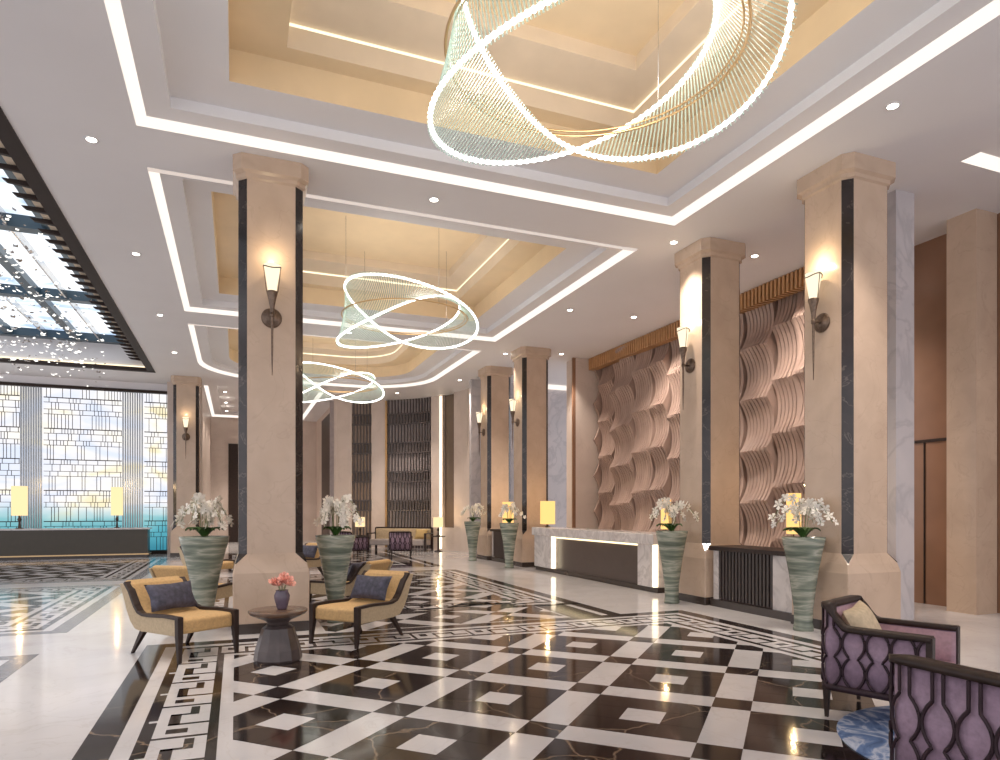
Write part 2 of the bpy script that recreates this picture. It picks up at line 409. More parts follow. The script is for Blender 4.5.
# ------------------------------------------------------------------ walls
def wall(name, pts, mat, label=None, z1=H):
    """vertical wall along a polyline of (x, y), 0.2 m thick towards outside (left of travel)"""
    m = MB()
    for (a, b) in zip(pts, pts[1:]):
        d = Vector((b[0]-a[0], b[1]-a[1])).normalized(); n = Vector((-d.y, d.x))*.2
        m.add([(a[0],a[1],0),(b[0],b[1],0),(b[0]+n.x,b[1]+n.y,0),(a[0]+n.x,a[1]+n.y,0),
               (a[0],a[1],z1),(b[0],b[1],z1),(b[0]+n.x,b[1]+n.y,z1),(a[0]+n.x,a[1]+n.y,z1)],
              [(0,3,2,1),(4,5,6,7),(0,1,5,4),(1,2,6,5),(2,3,7,6),(3,0,4,7)])
    return struct(m.build(name, mat), label)
def E(t, a=5.3, b=5.2): return (2.9+a*cos(radians(t)), 23.5+b*sin(radians(t)))
# apse: beige piers with screens between them
def arc(t0, t1, n=4, da=0): return [E(t0+(t1-t0)*i/n, 5.3+da, 5.2+da) for i in range(n+1)]
def rev(p): return list(reversed(p))
wall('wall_apse_right', rev(arc(-24, 17.8, 8)), M['wallstone'])
wall('wall_apse_pier', rev(arc(25.6, 32.7)), M['wallstone'])
wall('wall_apse_center', rev(arc(56.3, 63.2)), M['wallstone'])
wall('wall_apse_left', rev(arc(72.1, 80.1)), M['wallstone'])
wall('wall_apse_behind', rev(arc(17, 82, 10, .34)), M['screenback'])
def screen(t0, t1, back, slatmat, n, bands, label, glow=None, z0=0):
    root = thing('slatted_screen', label, 'screen', (*E((t0+t1)/2), 0))
    inv = Vector((-E((t0+t1)/2)[0], -E((t0+t1)/2)[1], 0))
    def o(p, z): return (p[0]+inv.x, p[1]+inv.y, z)
    m = MB(); A = arc(t0, t1, 6, .10)
    for a, b in zip(A, A[1:]): m.quad([o(a,.0), o(b,.0), o(b,H-.01), o(a,H-.01)])
    m.build('backing_panel', back, root)
    m = MB()
    for i in range(n):
        t = t0+(t1-t0)*(i+.5)/n; dt = (t1-t0)/n*.17
        p0, p1 = E(t-dt, 5.33, 5.23), E(t+dt, 5.33, 5.23); q0, q1 = E(t-dt, 5.38, 5.28), E(t+dt, 5.38, 5.28)
        m.rings([[o(p0,.02), o(p1,.02), o(q1,.02), o(q0,.02)], [o(p0,H-.01), o(p1,H-.01), o(q1,H-.01), o(q0,H-.01)]])
    m.build('slats', slatmat, root)
    for zb in bands:
        m = MB()
        for dz in (0, .42):
            A = arc(t0, t1, 5, .0); B = arc(t0, t1, 5, .06)
            for k in range(5):
                m.rings([[o(A[k],zb+dz), o(A[k+1],zb+dz), o(B[k+1],zb+dz), o(B[k],zb+dz)], [o(A[k],zb+dz+.05), o(A[k+1],zb+dz+.05), o(B[k+1],zb+dz+.05), o(B[k],zb+dz+.05)]])
        for i in range(n):
            t = t0+(t1-t0)*i/n; dt = (t1-t0)/n*.2
            p0, p1, q0, q1 = E(t,5.3,5.2), E(t+dt,5.3,5.2), E(t,5.36,5.26), E(t+dt,5.36,5.26)
            m.rings([[o(p0,zb), o(p1,zb), o(q1,zb), o(q0,zb)], [o(p0,zb+.45), o(p1,zb+.45), o(q1,zb+.45), o(q0,zb+.45)]])
        m.build('cross_band', slatmat, root)
    return root
screen(33.0, 56.0, M['screenback'], M['screen'], 15, (1.55, 2.75, 3.95, 5.15), 'wide dark slatted screen on the curved back wall behind the sofa')
screen(63.4, 72.0, M['screenback2'], M['screen'], 6, (1.55, 2.75, 3.95, 5.15), 'narrow brown slatted screen left of the wide dark one on back wall')
m = MB()
A = arc(18, 25.4, 3, .12)
for a, b in zip(A, A[1:]): m.quad([(a[0],a[1],.9), (b[0],b[1],.9), (b[0],b[1],H-.02), (a[0],a[1],H-.02)])
tag(m.build('wall_panel', plain('matte_brown_panel', (.13,.085,.06), .6)), 'tall dark brown recessed panel beside the vertical light strip on back wall', 'panel')
wall('wall_apse_sill', rev(arc(17.6, 25.8, 3, .02)), M['wallstone'], z1=.9)
m = MB(); c = E(26.2, 5.24, 5.14); m.box(c[0]-.03, c[1]-.03, .05, c[0]+.03, c[1]+.03, H-.05)
tag(m.build('light_strip', M['strip']), 'full height warm glowing vertical light strip on the curved back wall', 'light')
m = MB(); c = E(56.2, 5.27, 5.17); m.box(c[0]-.04, c[1]-.02, .05, c[0]+.04, c[1]+.02, H-.05)
tag(m.build('metal_trim', M['gilt']), 'thin gold vertical trim on the left edge of the wide slatted screen', 'trim')
# corridor beyond the apse
wall('wall_corridor_right', [(3.9,45),(3.9,28.6)][::-1], M['wallstone'])
for o_ in (bpy.data.objects['wall_corridor_right'],): o_.location.x = .2
m = MB(); m.box(3.86,29.0,0,3.9,33.4,H-.3); tag(m.build('wall_panel', M['wood']), 'dark tall corridor panel at the far end, right of the near column', 'panel')
wall('wall_corridor_end', [(4.0,36.0),(-1.3,36.0)], M['wallstone']); bpy.data.objects['wall_corridor_end'].location.y = .2
m = MB(); m.box(-.35,35.93,0,.7,36.0,4.9); d_ = struct(m.build('door_2', M['wood']), 'dark door at the far end of the left passage')
wall('wall_corridor_left', [(-1.15,27.0),(-1.15,36.2)], M['wallstone'])
wall('wall_left_pier', [(-1.15,27.0),(-2.3,27.0)], M['wallstone'])
# right: bay beyond the counter
wall('wall_back_right', [(13.0,22.3),(7.7,22.3)], M['coolstone']); bpy.data.objects['wall_back_right'].location.y = .2
m = MB(); m.box(10.3,22.20,6.05,12.4,22.3,6.199); m.build('cove_light', M['cove'], bpy.data.objects['wall_back_right']).location.y = -.2
m = MB(); m.box(9.55,18.0,0,10.62,18.6,H); struct(m.build('wall_pier_right', M['wallstone']), 'pale marble wall pier at far end of the wave wall')
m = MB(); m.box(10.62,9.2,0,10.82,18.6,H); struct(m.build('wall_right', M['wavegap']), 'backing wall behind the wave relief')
m = MB(); m.box(9.46,18.0,0,9.55,18.08,H); tag(m.build('metal_trim', M['brown']), 'narrow brown vertical trim on the pier beside the wave wall', 'trim')
m = MB(); m.box(11.0,3.0,0,11.2,9.4,H); struct(m.build('wall_right_side', M['brown']), 'polished brown side wall at far right')
m = MB(); m.box(10.6,9.2,0,11.2,9.4,H); struct(m.build('wall_right_return', M['brown']))
m = MB(); m.box(10.95,7.55,0,10.999,8.6,2.75)
d3 = struct(m.build('door_1', M['brown']), 'flush brown lacquered door at right')
m = MB(); m.box(10.93,7.4,2.75,10.999,8.9,2.80); m.box(10.93,7.98,.0,10.949,8.0,2.75); m.build('door_frame', M['wood'], d3)
m = MB(); m.box(8.81,6.86,0,9.18,7.5,H); struct(m.build('wall_pier_near', M['coolstone']), 'pale marble pier just right of the nearest right column')
m = MB(); m.box(10.50,6.84,0,10.98,7.3,H); struct(m.build('wall_pier_far_right', M['stone']), 'beige marble pier at far right of the picture')
m = MB(); m.box(10.98,6.95,0,13.5,7.2,H); struct(m.build('wall_far_right', M['stone']))

# stained glass wall
YW = 27.3
m = MB(); m.box(-10.5,YW,5.92,-2.2,YW+.2,H); hd = struct(m.build('wall_left_back', M['ceil']), 'header above the art glass wall')
wn = struct(MB().build('window_1', M['frame']), 'backlit leaded art glass wall behind the dark desk')
m = MB(); m.quad([(-10.5,YW+.15,0),(-2.2,YW+.15,0),(-2.2,YW+.15,5.92),(-10.5,YW+.15,5.92)]); m.build('glass', M['stained'], wn)
m = MB(); m.box(-10.5,YW-.08,5.84,-2.2,YW+.1,5.94); m.box(-2.28,YW-.08,0,-2.2,YW+.1,5.9); m.box(-10.5,YW-.08,0,-2.2,YW+.1,.12); m.build('window_frame', M['frame'], wn)
ribx = [(-6.84,-6.26),(-3.77,-3.16),(-9.9,-9.3)]
for a, b in ribx:
    m = MB()
    k = 9
    for i in range(k):
        x = a+(b-a)*i/(k-1)
        m.box(x-.018,YW-.02,.12,x+.018,YW+.08,5.84)
    m.build('rib_panel', M['rib'], wn)
m = MB(); lw = .010
rnd = random.Random(3)
spans = [(-9.25,-6.9),(-6.2,-3.82),(-3.1,-2.28)]
for a, b in spans:
    z = .12; row = 0
    while z < 5.8:
        hgt = (.50,.17,.24,.17)[row % 4]; row += 1
        z1 = min(z+hgt, 5.84)
        lt = lw*(1.5 if row % 4 == 1 else .8)
        m.box(a,YW+.09,z-lt,b,YW+.12,z+lt)
        x = a+rnd.uniform(.05,.25)
        while x < b:
            m.box(x-lw*.8,YW+.10,z,x+lw*.8,YW+.12,z1)
            x += rnd.choice((.09,.09,.12,.24,.36))
        z = z1
m.build('lead_lattice', M['frame'], wn)

# ------------------------------------------------------------------ columns
def octo(hx, c, z): return [(-hx+c,-hx,z),(hx-c,-hx,z),(hx,-hx+c,z),(hx,hx-c,z),(hx-c,hx,z),(-hx+c,hx,z),(-hx,hx-c,z),(-hx,-hx+c,z)]
def make_column(label):
    t = thing('marble_column', label, 'column', group='marble columns of the lobby')
    a, b, c = .405, .475, .105
    m = MB(); m.rings([octo(b,.012,.13), octo(b,.012,.78), octo(a+.042,.012,.895), octo(a,c,1.03), octo(a,c,5.95)]); m.build('shaft', M['stone'], t)
    m = MB(); m.rings([octo(b+.012,.012,0), octo(b+.012,.012,.13)]); m.build('plinth', M['plinth'], t)
    m = MB(); m.rings([octo(a,c,5.90), octo(a+.03,c+.01,5.92), octo(a+.03,c+.01,5.97), octo(a+.07,c,6.0), octo(a+.07,c,H)]); m.build('capital', M['stone'], t)
    for k in range(4):
        m = MB(); R_ = Matrix.Rotation(k*pi/2, 4, 'Z')
        p0 = Vector((-a+.004, -a+c, 0)); p1 = Vector((-a+c, -a+.004, 0))
        n = Vector((-1,-1,0)).normalized()*.006; mid = (p0+p1)/2
        pts = [(p0,1.03),(p1,1.03),(p1,5.93),(p0,5.93)]
        vs = [(p[0]+n.x, p[1]+n.y, z) for p, z in pts]+[(-a-.037+n.x, -a-.037+n.y, .905)]
        vb = [(v[0]-n.x*3, v[1]-n.y*3, v[2]) for v in vs]
        m.add(vs+vb, [(0,1,2,3),(0,4,1),(5,8,7,6),(5,6,9),(0,3,8,5),(1,6,7,2),(2,7,8,3),(0,5,9,4),(4,9,6,1)], 0, False, R_)
        m.build('corner_inlay', M['black'], t)
    return t
cols = [((.435,9.70), 'marble column with torch sconce standing behind the round wooden table'),
        ((7.755,6.805), 'large marble column behind the purple armchairs at right'),
        ((7.80,9.675), 'marble column at the right end of the marble reception counter'),
        ((7.93,17.70), 'marble column at the far left end of the marble reception counter'),
        ((7.90,20.45), 'most distant marble column of the right hand row'),
        ((-1.60,25.83), 'distant marble column beside the art glass wall'),
        ((.435,17.75), 'marble column hidden straight behind the one by the round table')]
c0 = make_column(cols[0][1]); c0.location = (*cols[0][0], 0)
for (p, l) in cols[1:6]: dup(c0, (*p,0), 0, l)

# ------------------------------------------------------------------ sconces
def make_sconce():
    t = thing('torch_sconce', '', 'wall light', group='torch wall sconces')
    # local: wall plane at y=0, light sticks out to -y; z=0 at disc centre
    m = MB(); m.lathe([(.0,0),(.125,0),(.13,.012),(.115,.03),(.085,.03),(.075,.045),(.03,.05),(.0,.055)], 24, cap=False, mat=Matrix.Rotation(pi/2,4,'X')); m.build('wall_disc', M['bronze'], t)
    m = MB(); m.tube([(0,-.04,0),(0,-.16,0)], .016, 8); m.lathe([(.028,-.03),(.03,0),(.028,.03)], 10, (0,-.16)); m.build('arm', M['bronze'], t)
    m = MB(); m.lathe([(.004,-.78),(.012,-.5),(.016,-.1),(.022,0),(.03,.1),(.048,.2),(.066,.27),(.072,.30),(.05,.31)], 14, (0,-.16)); m.build('torch_stem', M['bronze'], t)
    m = MB(); m.lathe([(.052,.30),(.075,.45),(.105,.64),(.098,.64),(.05,.32)], 20, (0,-.16)); m.build('glass_shade', M['torch'], t)
    m = MB(); pts = [(.108*cos(a), -.16+.108*sin(a), .60+.02*cos(2*a)) for a in [2*pi*i/20 for i in range(20)]]; m.tube(pts, .008, 5, True)
    m.tube([(.108,-.16,.64),(.07,-.16,.3)], .006, 5); m.tube([(-.108,-.16,.64),(-.07,-.16,.3)], .006, 5); m.build('shade_ring', M['bronze'], t)
    return t
sc0 = make_sconce(); fr = -pi/2
scs = [((.435,9.70-.405),0,'torch sconce on the column behind the round wooden table'),
       ((7.755-.405,6.805),fr,'torch sconce on the large right column, nearest of the right hand row'),
       ((7.80-.405,9.675),fr,'torch sconce on the column at the right end of the marble counter'),
       ((7.93-.405,17.70),fr,'torch sconce on the column at the far left end of the marble counter'),
       ((7.90-.405,20.45),fr,'torch sconce on the most distant column of the right hand row'),
       ((-1.60,25.83-.405),0,'torch sconce on the distant column beside the art glass wall')]
for i, (p, rz, l) in enumerate(scs):
    if i == 0: sc0.location = (*p,4.12); sc0['label'] = l
    else: dup(sc0, (*p,4.12), rz, l)
    nx, ny = (0,-1) if rz == 0 else (-1,0)
    L = bpy.data.lights.new('sconce_glow', 'POINT'); L.energy = 6 if i in (1,2) else (3 if i != 5 else 1.5); L.color = (1,.78,.5); L.shadow_soft_size = .02
    lo = bpy.data.objects.new('sconce_glow', L); COL.objects.link(lo); lo.location = (p[0]+nx*.17, p[1]+ny*.17, 4.12+.78)

# ------------------------------------------------------------------ downlights
dl = thing('downlight', 'small round recessed ceiling downlight', 'ceiling light', group='recessed ceiling downlights')
m = MB(); m.lathe([(.055,-.002),(.085,-.006),(.09,0),(.055,0)], 20, cap=False); m.build('trim_ring', M['ceil'], dl)
m = MB(); m.lathe([(.056,-.004),(.056,0)], 18); m.build('lens', M['down'], dl)
spots = [(-1.67,9.6),(-1.67,13.6),(-1.67,17.65),(-1.67,21.7),(2.73,9.6),(7.0,9.62),(8.74,9.6),(6.96,5.46),(8.83,13.7),(7.15,13.75),(8.92,17.7),(7.38,18.3),(7.37,22.6),
         (-1.67,5.5),(2.73,17.6),(5.9,26.0),(1.2,29),(1.2,31.5),(1.2,34),(-.4,28.2),(-.4,31),(-.4,33.6)]
for i, (x, y) in enumerate(spots):
    if i == 0: dl.location = (x,y,H-.001)
    else: dup(dl, (x,y,H-.001))
    L = bpy.data.lights.new('downlight_and_fill_beam', 'SPOT'); L.energy = 320 if not (8.5 < x < 9 and y < 17) else 400; L.color = (1,.88,.77); L.spot_size = radians(85); L.spot_blend = .8; L.shadow_soft_size = .05
    lo = bpy.data.objects.new('downlight_and_fill_beam', L); COL.objects.link(lo); lo.location = (x,y,H-.03)
    if 8.5 < x < 9 and y < 17: lo.rotation_euler = (0, radians(-28), 0)
L = bpy.data.lights.new('downlight_and_fill_beam', 'SPOT'); L.energy = 130; L.color = (1,.88,.77); L.spot_size = radians(120); L.spot_blend = .8; L.shadow_soft_size = .2  # added fill for the right bay, out of view and without a fixture
lo = bpy.data.objects.new('downlight_and_fill_beam', L); COL.objects.link(lo); lo.location = (10.2,4.0,6.3)

# ------------------------------------------------------------------ chandeliers
def make_chandelier():
    t = thing('ring_chandelier', '', 'chandelier', group='crystal ring chandeliers under the gold coffers')
    yaw = -math.atan(264/670)
    def W(th, r, z):   # th in plan frame turned to the hall diagonal
        x, y = r*cos(th), r*sin(th); return (x*cos(yaw)-y*sin(yaw), x*sin(yaw)+y*cos(yaw), z)
    def A(th): return W(th, 1.254+.313*cos(th)-.281*sin(th)+.012*cos(2*th), .035-.29*cos(th)-.305*sin(th))
    def B(th): return W(th, 1.205-.046*cos(th)+.307*sin(th)+.014*cos(2*th), -.062+.404*cos(th)+.002*sin(th))
    N = 240; ths = [2*pi*i/N for i in range(N)]
    for F_ in (A, B):
        m = MB(); m.tube([F_(a) for a in ths], [.013 if i % 2 else .025 for i in range(N)], 6, True); m.build('light_ring', M['led'], t)
    m = MB(); sh = Vector(W(0,.12,0)); m.tube([Vector(W(a,1.26,.0))+sh for a in ths], .014, 6, True); m.tube([Vector(W(a,1.21,.02))+sh for a in ths], .009, 6, True); m.build('support_ring', M['gilt'], t)
    rest = MB()
    for i in range(200):
        a = 2*pi*i/200; pa, pb = Vector(A(a)), Vector(B(a)); d = pa-pb
        m = MB() if i % 2 == 0 else rest
        e1 = pa+d.normalized()*.05; e0 = pb-d.normalized()*.05
        tg = Vector(W(a+pi/2, 1, 0)).normalized()*.0085
        nn = (e1-e0).cross(tg).normalized()*.004
        m.rings([[tuple(q+tg), tuple(q+nn), tuple(q-tg), tuple(q-nn)] for q in (e0, e1)], 0, False)
        if i % 2 == 0: m.build('crystal_rod', M['crystal'], t)
    rest.build('crystal_rods', M['crystal'], t)['kind'] = 'stuff'
    for k in range(4):
        a = pi/4+k*pi/2; m = MB(); p = Vector(W(a,1.25,0)); m.tube([p, (p.x,p.y,1.70)], .004, 4); m.build('suspension_wire', M['chrome'], t)
    return t
ch = make_chandelier(); ch.location = (2.73,5.08,5.5)
ch['label'] = 'largest and nearest crystal ring chandelier at the top of the picture'
dup(ch, (3.09,13.42,5.5), 0, 'middle crystal ring chandelier under the second gold coffer')
dup(ch, (2.83,21.4,5.5), 0, 'farthest crystal ring chandelier, partly behind the near column')

for x, y, e in ((2.73,5.1,135),(3.0,13.4,75),(3.0,21.4,90)):
    L = bpy.data.lights.new('coffer_fill_spot', 'SPOT'); L.energy = e; L.color = (1,.92,.82); L.spot_size = radians(165); L.spot_blend = .5; L.shadow_soft_size = .4  # added fill to lift the gold coffers; the chandeliers hold no such lamp
    lo = bpy.data.objects.new('coffer_fill_spot', L); COL.objects.link(lo); lo.location = (x,y,5.0); lo.rotation_euler = (pi,0,0)

# crystal drop cloud below the skylight
t = thing('crystal_cloud_chandelier', 'cloud of tiny hanging glass butterflies sparkling under the skylight', 'chandelier', (-6,17.6,5.9))
rnd = random.Random(11)
cm = []
for k in range(3):
    m = MB(); s = .022+.010*k
    m.add([(0,-s*.6,0),(s,-s,.4*s),(1.2*s,0,.5*s),(s,s*.9,.4*s),(0,s*.5,0),(-s,s,.5*s),(-1.2*s,0,.45*s),(-s,-s*.9,.4*s)], [(0,1,2,3,4),(0,4,5,6,7)])
    cm.append(m.mesh('crystal_drop', [emis('sparkling_crystal_%d' % k, (1,.97,.9), 1.6) if k == 0 else plain('shaded_crystal_%d' % k, (.55,.55,.56), .15, metal=.5)]))  # sparkle painted as emission; grey drops carry shade against the sky
far = MB(); farv = []
cand = []
for i in range(700):
    x = -2.9+rnd.uniform(-3.4,-.4)-.0; y = rnd.uniform(11.5,21.5)
    zz = 5.0+rnd.random()*1.9
    x = -3.3-abs(rnd.gauss(0,1.6)); x = max(x, -8.6)
    cand.append((x, y, zz))
cand.sort(key=lambda p: p[0]**2+p[1]**2)
for i, p in enumerate(cand):
    R_ = Matrix.Translation((p[0]+6,p[1]-17.6,p[2]-5.9)) @ Matrix.Rotation(rnd.uniform(0,6.28),4,'Z') @ Matrix.Rotation(rnd.uniform(-.8,.8),4,'X')
    if i < 100:
        o = bpy.data.objects.new('crystal_drop', cm[rnd.choice((0,0,1,2))]); COL.objects.link(o); o.parent = t; o.matrix_local = R_
    else:
        me = cm[rnd.choice((0,1,2))]; far.add([tuple(v.co) for v in me.vertices], [tuple(q.vertices) for q in me.polygons], rnd.choice((0,0,1)), False, R_)
o = far.build('crystal_drops', [emis('sparkling_crystal_far', (1,.97,.9), 1.4), M['chrome']], t); o['kind'] = 'stuff'  # sparkle of the farther drops painted as emission

# ------------------------------------------------------------------ reception counter (right)
t = thing('reception_counter', 'long marble reception counter with dark panel and glowing edges between the right columns', 'counter', (8.0,13.7,0))
def lb(m, x0,y0,z0,x1,y1,z1,mi=0): m.box(x0-8.0,y0-13.7,z0,x1-8.0,y1-13.7,z1,mi)
m = MB(); lb(m,7.42,10.85,.93,8.15,16.5,1.14); m.build('countertop', M['white'], t, bevel=.01)
m = MB(); lb(m,7.50,10.92,.10,8.1,11.5,.93); m.build('marble_end', M['white'], t)
m = MB(); lb(m,7.50,15.42,.10,8.1,16.5,.93); m.build('marble_end', M['white'], t)
m = MB(); lb(m,7.58,11.5,.10,8.05,15.25,.90); m.build('front_panel', M['counterpanel'], t)
m = MB(); lb(m,7.53,11.52,.885,7.575,15.23,.925); m.build('glow_strip', emis('counter_glow', (1,.80,.48), 1.6), t)
m = MB(); lb(m,7.46,15.26,.12,7.53,15.38,.93); m.build('edge_light', M['strip'], t)
m = MB(); lb(m,7.44,10.84,.12,7.53,10.90,.93); m.build('edge_light', M['strip'], t)
m = MB(); lb(m,7.54,10.87,0,8.1,16.5,.10); m.build('kick_plinth', M['plinth'], t)

def cabinet(loc, L_, label):
    t = thing('fluted_cabinet', label, 'cabinet', loc)
    m = MB(); m.box(-.35,-L_/2,.93,.35,L_/2,1.0); m.build('dark_top', M['wood'], t)
    m = MB(); m.box(-.28,-L_/2+.03,.12,.3,-L_/2+.48,.93); m.build('marble_side', M['white'], t)
    m = MB(); m.box(-.28,L_/2-.16,.12,.3,L_/2-.03,.93); m.build('marble_side', M['white'], t)
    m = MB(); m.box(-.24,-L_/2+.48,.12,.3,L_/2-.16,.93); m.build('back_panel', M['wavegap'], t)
    m = MB(); n = 16
    for i in range(n):
        y = -L_/2+.50+(L_-.70)*i/(n-1); m.box(-.285,y-.022,.14,-.23,y+.022,.93)
    m.build('fluted_front', M['fluted'], t)
    m = MB(); m.box(-.33,-L_/2,0,.3,L_/2,.12); m.build('plinth', M['plinth'], t)
cabinet((7.72,8.24,0), 1.84, 'dark fluted cabinet with stone top between the two nearest right columns')
cabinet((7.84,19.08,0), 1.68, 'far dark fluted cabinet between the two distant right columns')

# ------------------------------------------------------------------ dark desk at left
t = thing('reception_desk', 'long dark reception desk in front of the art glass wall', 'desk', (-6.1,25.8,0))
m = MB(); m.box(-3.4,-.4,.95,3.38,.4,1.0); m.build('desk_top', M['white'], t)
m = MB(); m.box(-3.35,-.36,.14,3.32,.3,.95); m.build('front_panel', plain('dark_olive_panel', (.045,.034,.02), .3), t)
m = MB(); m.box(-3.4,-.38,.10,3.36,.33,.14); m.build('brass_rail', M['gilt'], t)
m = MB(); m.box(-3.35,-.33,0,3.32,.3,.10); m.build('plinth', M['plinth'], t)

# ------------------------------------------------------------------ lamps
def lamp(name, label, loc, h, sr, base_h, shade, group=None, square=False):
    t = thing(name, label, 'lamp', loc, 0, group)
    m = MB(); m.lathe([(.5*sr,0),(.52*sr,.015),(.2*sr,.03),(.13*sr,base_h*.5),(.3*sr,base_h*.7),(.12*sr,base_h*.9),(.08*sr,base_h+.02)], 16); m.build('base', M['darkmetal'], t)
    m = MB()
    if square: m.box(-sr,-sr,base_h,sr,sr,h)
    else: m.lathe([(sr,base_h),(sr*1.0,h),(sr*.96,h),(sr*.96,base_h)], 24, cap=False)
    m.build('lamp_shade', shade, t)
    L = bpy.data.lights.new('lamp_glow', 'POINT'); L.energy = 10; L.color = (1,.66,.32); L.shadow_soft_size = .02
    lo = bpy.data.objects.new('lamp_glow', L); COL.objects.link(lo); lo.location = (loc[0],loc[1],loc[2]+h+.12)
lamp('table_lamp', 'tall amber cylinder lamp on the dark desk, at its right end', (-3.74,25.8,1.0), 1.37, .18, .42, M['lampshade2'])
lamp('table_lamp', 'tall amber cylinder lamp on the dark desk at the left picture edge', (-6.50,25.8,1.0), 1.37, .22, .42, M['lampshade2'])
lamp('table_lamp', 'glowing amber lamp on the fluted cabinet beside the nearest right planter', (8.02,7.97,1.0), .86, .075, .23, M['lampshade'], square=True)
lamp('table_lamp', 'glowing amber lamp on the right end of the marble counter', (7.93,11.15,1.14), .68, .10, .08, M['lampshade'])
lamp('table_lamp', 'glowing amber lamp on the far left end of the marble counter', (7.80,16.3,1.14), .70, .15, .08, M['lampshade'], square=True)
lamp('table_lamp', 'glowing amber lamp on the far fluted cabinet between distant columns', (7.80,19.1,1.0), .85, .14, .15, M['lampshade'], square=True)

# ------------------------------------------------------------------ wave wall
t = thing('wave_wall', 'sculpted rose brown wave relief wall of vertical slats behind the counter', 'wall relief', (10.4,13.7,0))
rnd = random.Random(5)
y = 9.45; gi = 0
NS = 96
def wavef(z, ph, amp, ph2):
    s = (z/1.08+ph) ; fr_ = s-math.floor(s)
    return amp*(1-abs(sin(pi*fr_))**.75)
while y < 17.95:
    n = (7,6,8)[gi % 3]; pitch = .092; gw = n*pitch
    m = MB(); gp = MB()
    ph = (0, .04, .34, .36, .02, .55, .30)[gi % 7]; amp = (.24,.20,.26,.18,.25)[gi % 5]; off = (0,.13,-.04,.16,.04)[(gi*2) % 5]
    for i in range(n):
        if y+pitch > 18.0: break
        u = i/n; pth = []
        sh = ph+.05*u; am = amp*(.85+.15*sin(pi*u)); of = off+.05*u
        fr_pts = [(-(wavef(z, sh, am, 0)+of)-.06, z) for z in [j*(H-.02)/NS for j in range(NS+1)]]
        rr = []
        for x_, z in fr_pts: rr.append([(x_, y-13.7, z), (x_, y-13.7+pitch*.86, z), (.22, y-13.7+pitch*.86, z), (.22, y-13.7, z)])
        m.rings(rr, 0, False)
        y += pitch
    y += .055
    o = m.build('slat_panel', [M['wave']], t)
    gi += 1
m = MB(); m.box(-.34,-4.2,H-.34,.2,4.28,H-.01)
m2 = MB()
for i in range(80): m2.box(-.44,-4.2+i*.106,H-.36,-.2,-4.2+i*.106+.06,H-.012)
m2.build('top_trim', M['wavegold'], t)

# ------------------------------------------------------------------ orchid planters
def petal_mesh(s):
    m = MB()
    for k in range(5):
        a = 2*pi*k/5; w_ = s*(1.05 if k in (1,4) else .7)
        m.add([(0,0,0),(w_*cos(a-.5)*.8,w_*sin(a-.5)*.8,.25*s),(s*cos(a),s*sin(a),.12*s),(w_*cos(a+.5)*.8,w_*sin(a+.5)*.8,.25*s)], [(0,1,2,3)], 0, True)
    m.lathe([(.0,0),(.12*s,.12*s),(.05*s,.3*s)], 5, cap=False)
    return m.mesh('blossom', [M['petal']])
PM = petal_mesh(.062)
def make_planter(label, rt, rb, hgt, seed, n=6, spread=.36, bl=9):
    t = thing('orchid_planter', label, 'planter', group='tall green orchid planters')
    m = MB(); m.lathe([(rb*1.12,0),(rb*1.12,.03),(rb,.10),(rb*1.05,.3),(rb+(rt-rb)*.45,.62*hgt),(rb+(rt-rb)*.80,.85*hgt),(rt,hgt-.05),(rt*1.02,hgt),(rt*.92,hgt),(rt*.88,hgt-.08)], 36)
    m.build('pot', M['onyx'], t)
    rnd = random.Random(seed)
    m = MB(); m.lathe([(rt*.88,hgt-.05),(0.001,hgt-.03)], 20, cap=False); m.build('soil', M['plinth'], t)
    for k in range(18):
        a = rnd.uniform(0,6.28); ln = rnd.uniform(.10,.24); w_ = .05; m = MB()
        rows = []
        for j in range(6):
            s = j/5; rr = ln*s; z = hgt+.0+.13*sin(pi*s*.72)-.02*s; ww = w_*sin(pi*min(.97,s*.9+.08))
            cx, cy = cos(a)*(rr+.03), sin(a)*(rr+.03); px_, py_ = -sin(a)*ww, cos(a)*ww
            rows.append([(cx-px_,cy-py_,z+.015),(cx,cy,z-.005),(cx+px_,cy+py_,z+.015)])
        m.rings(rows, 0, True, False, False, closed=False)
        m.build('leaf', M['leaf'], t)
    for k in range(n):
        a = 2*pi*k/n+rnd.uniform(-.3,.3); hh = rnd.uniform(.36,.52); sp_ = spread*rnd.uniform(.45,1.2)
        pts = []
        for j in range(13):
            s = j/12; rad = .04+sp_*1.25*(s**1.9); z = hgt+hh*sin(pi*.86*s)*1.05
            pts.append((cos(a)*rad, sin(a)*rad, z))
        m = MB(); m.tube(pts, .005, 4); st = m.build('flower_stem', M['stem'], t)
        for j in range(bl):
            s = .34+.66*j/(bl-1); q = s*12; i0 = min(11, int(q)); p = Vector(pts[i0]).lerp(Vector(pts[i0+1]), q-i0)
            o = bpy.data.objects.new('blossom', PM); COL.objects.link(o); o.parent = st
            o.location = p+Vector((rnd.uniform(-.035,.035), rnd.uniform(-.035,.035), rnd.uniform(-.03,.03)))
            o.rotation_euler = (radians(rnd.uniform(50,120)), rnd.uniform(-.4,.4), rnd.uniform(0,6.28)); sc = rnd.uniform(.85,1.35); o.scale = (sc,sc,sc)
    return t
pa = make_planter('green stone planter of white orchids left of the column behind the round table', .31, .12, 1.24, 3, 9, .26, 11); pa.location = (-.40,9.95,0)
dup(pa, (1.32,9.75,0), 1.9, 'green stone planter of white orchids right of the column behind the round table', scale=(.88,.88,1))
pb = make_planter('slim green stone planter of white orchids beside the large right column', .265, .115, 1.24, 8, 6, .27, 9); pb.location = (7.03,6.82,0)
dup(pb, (6.98,9.65,0), 1.2, 'slim green stone planter of white orchids at the right end of the marble counter')
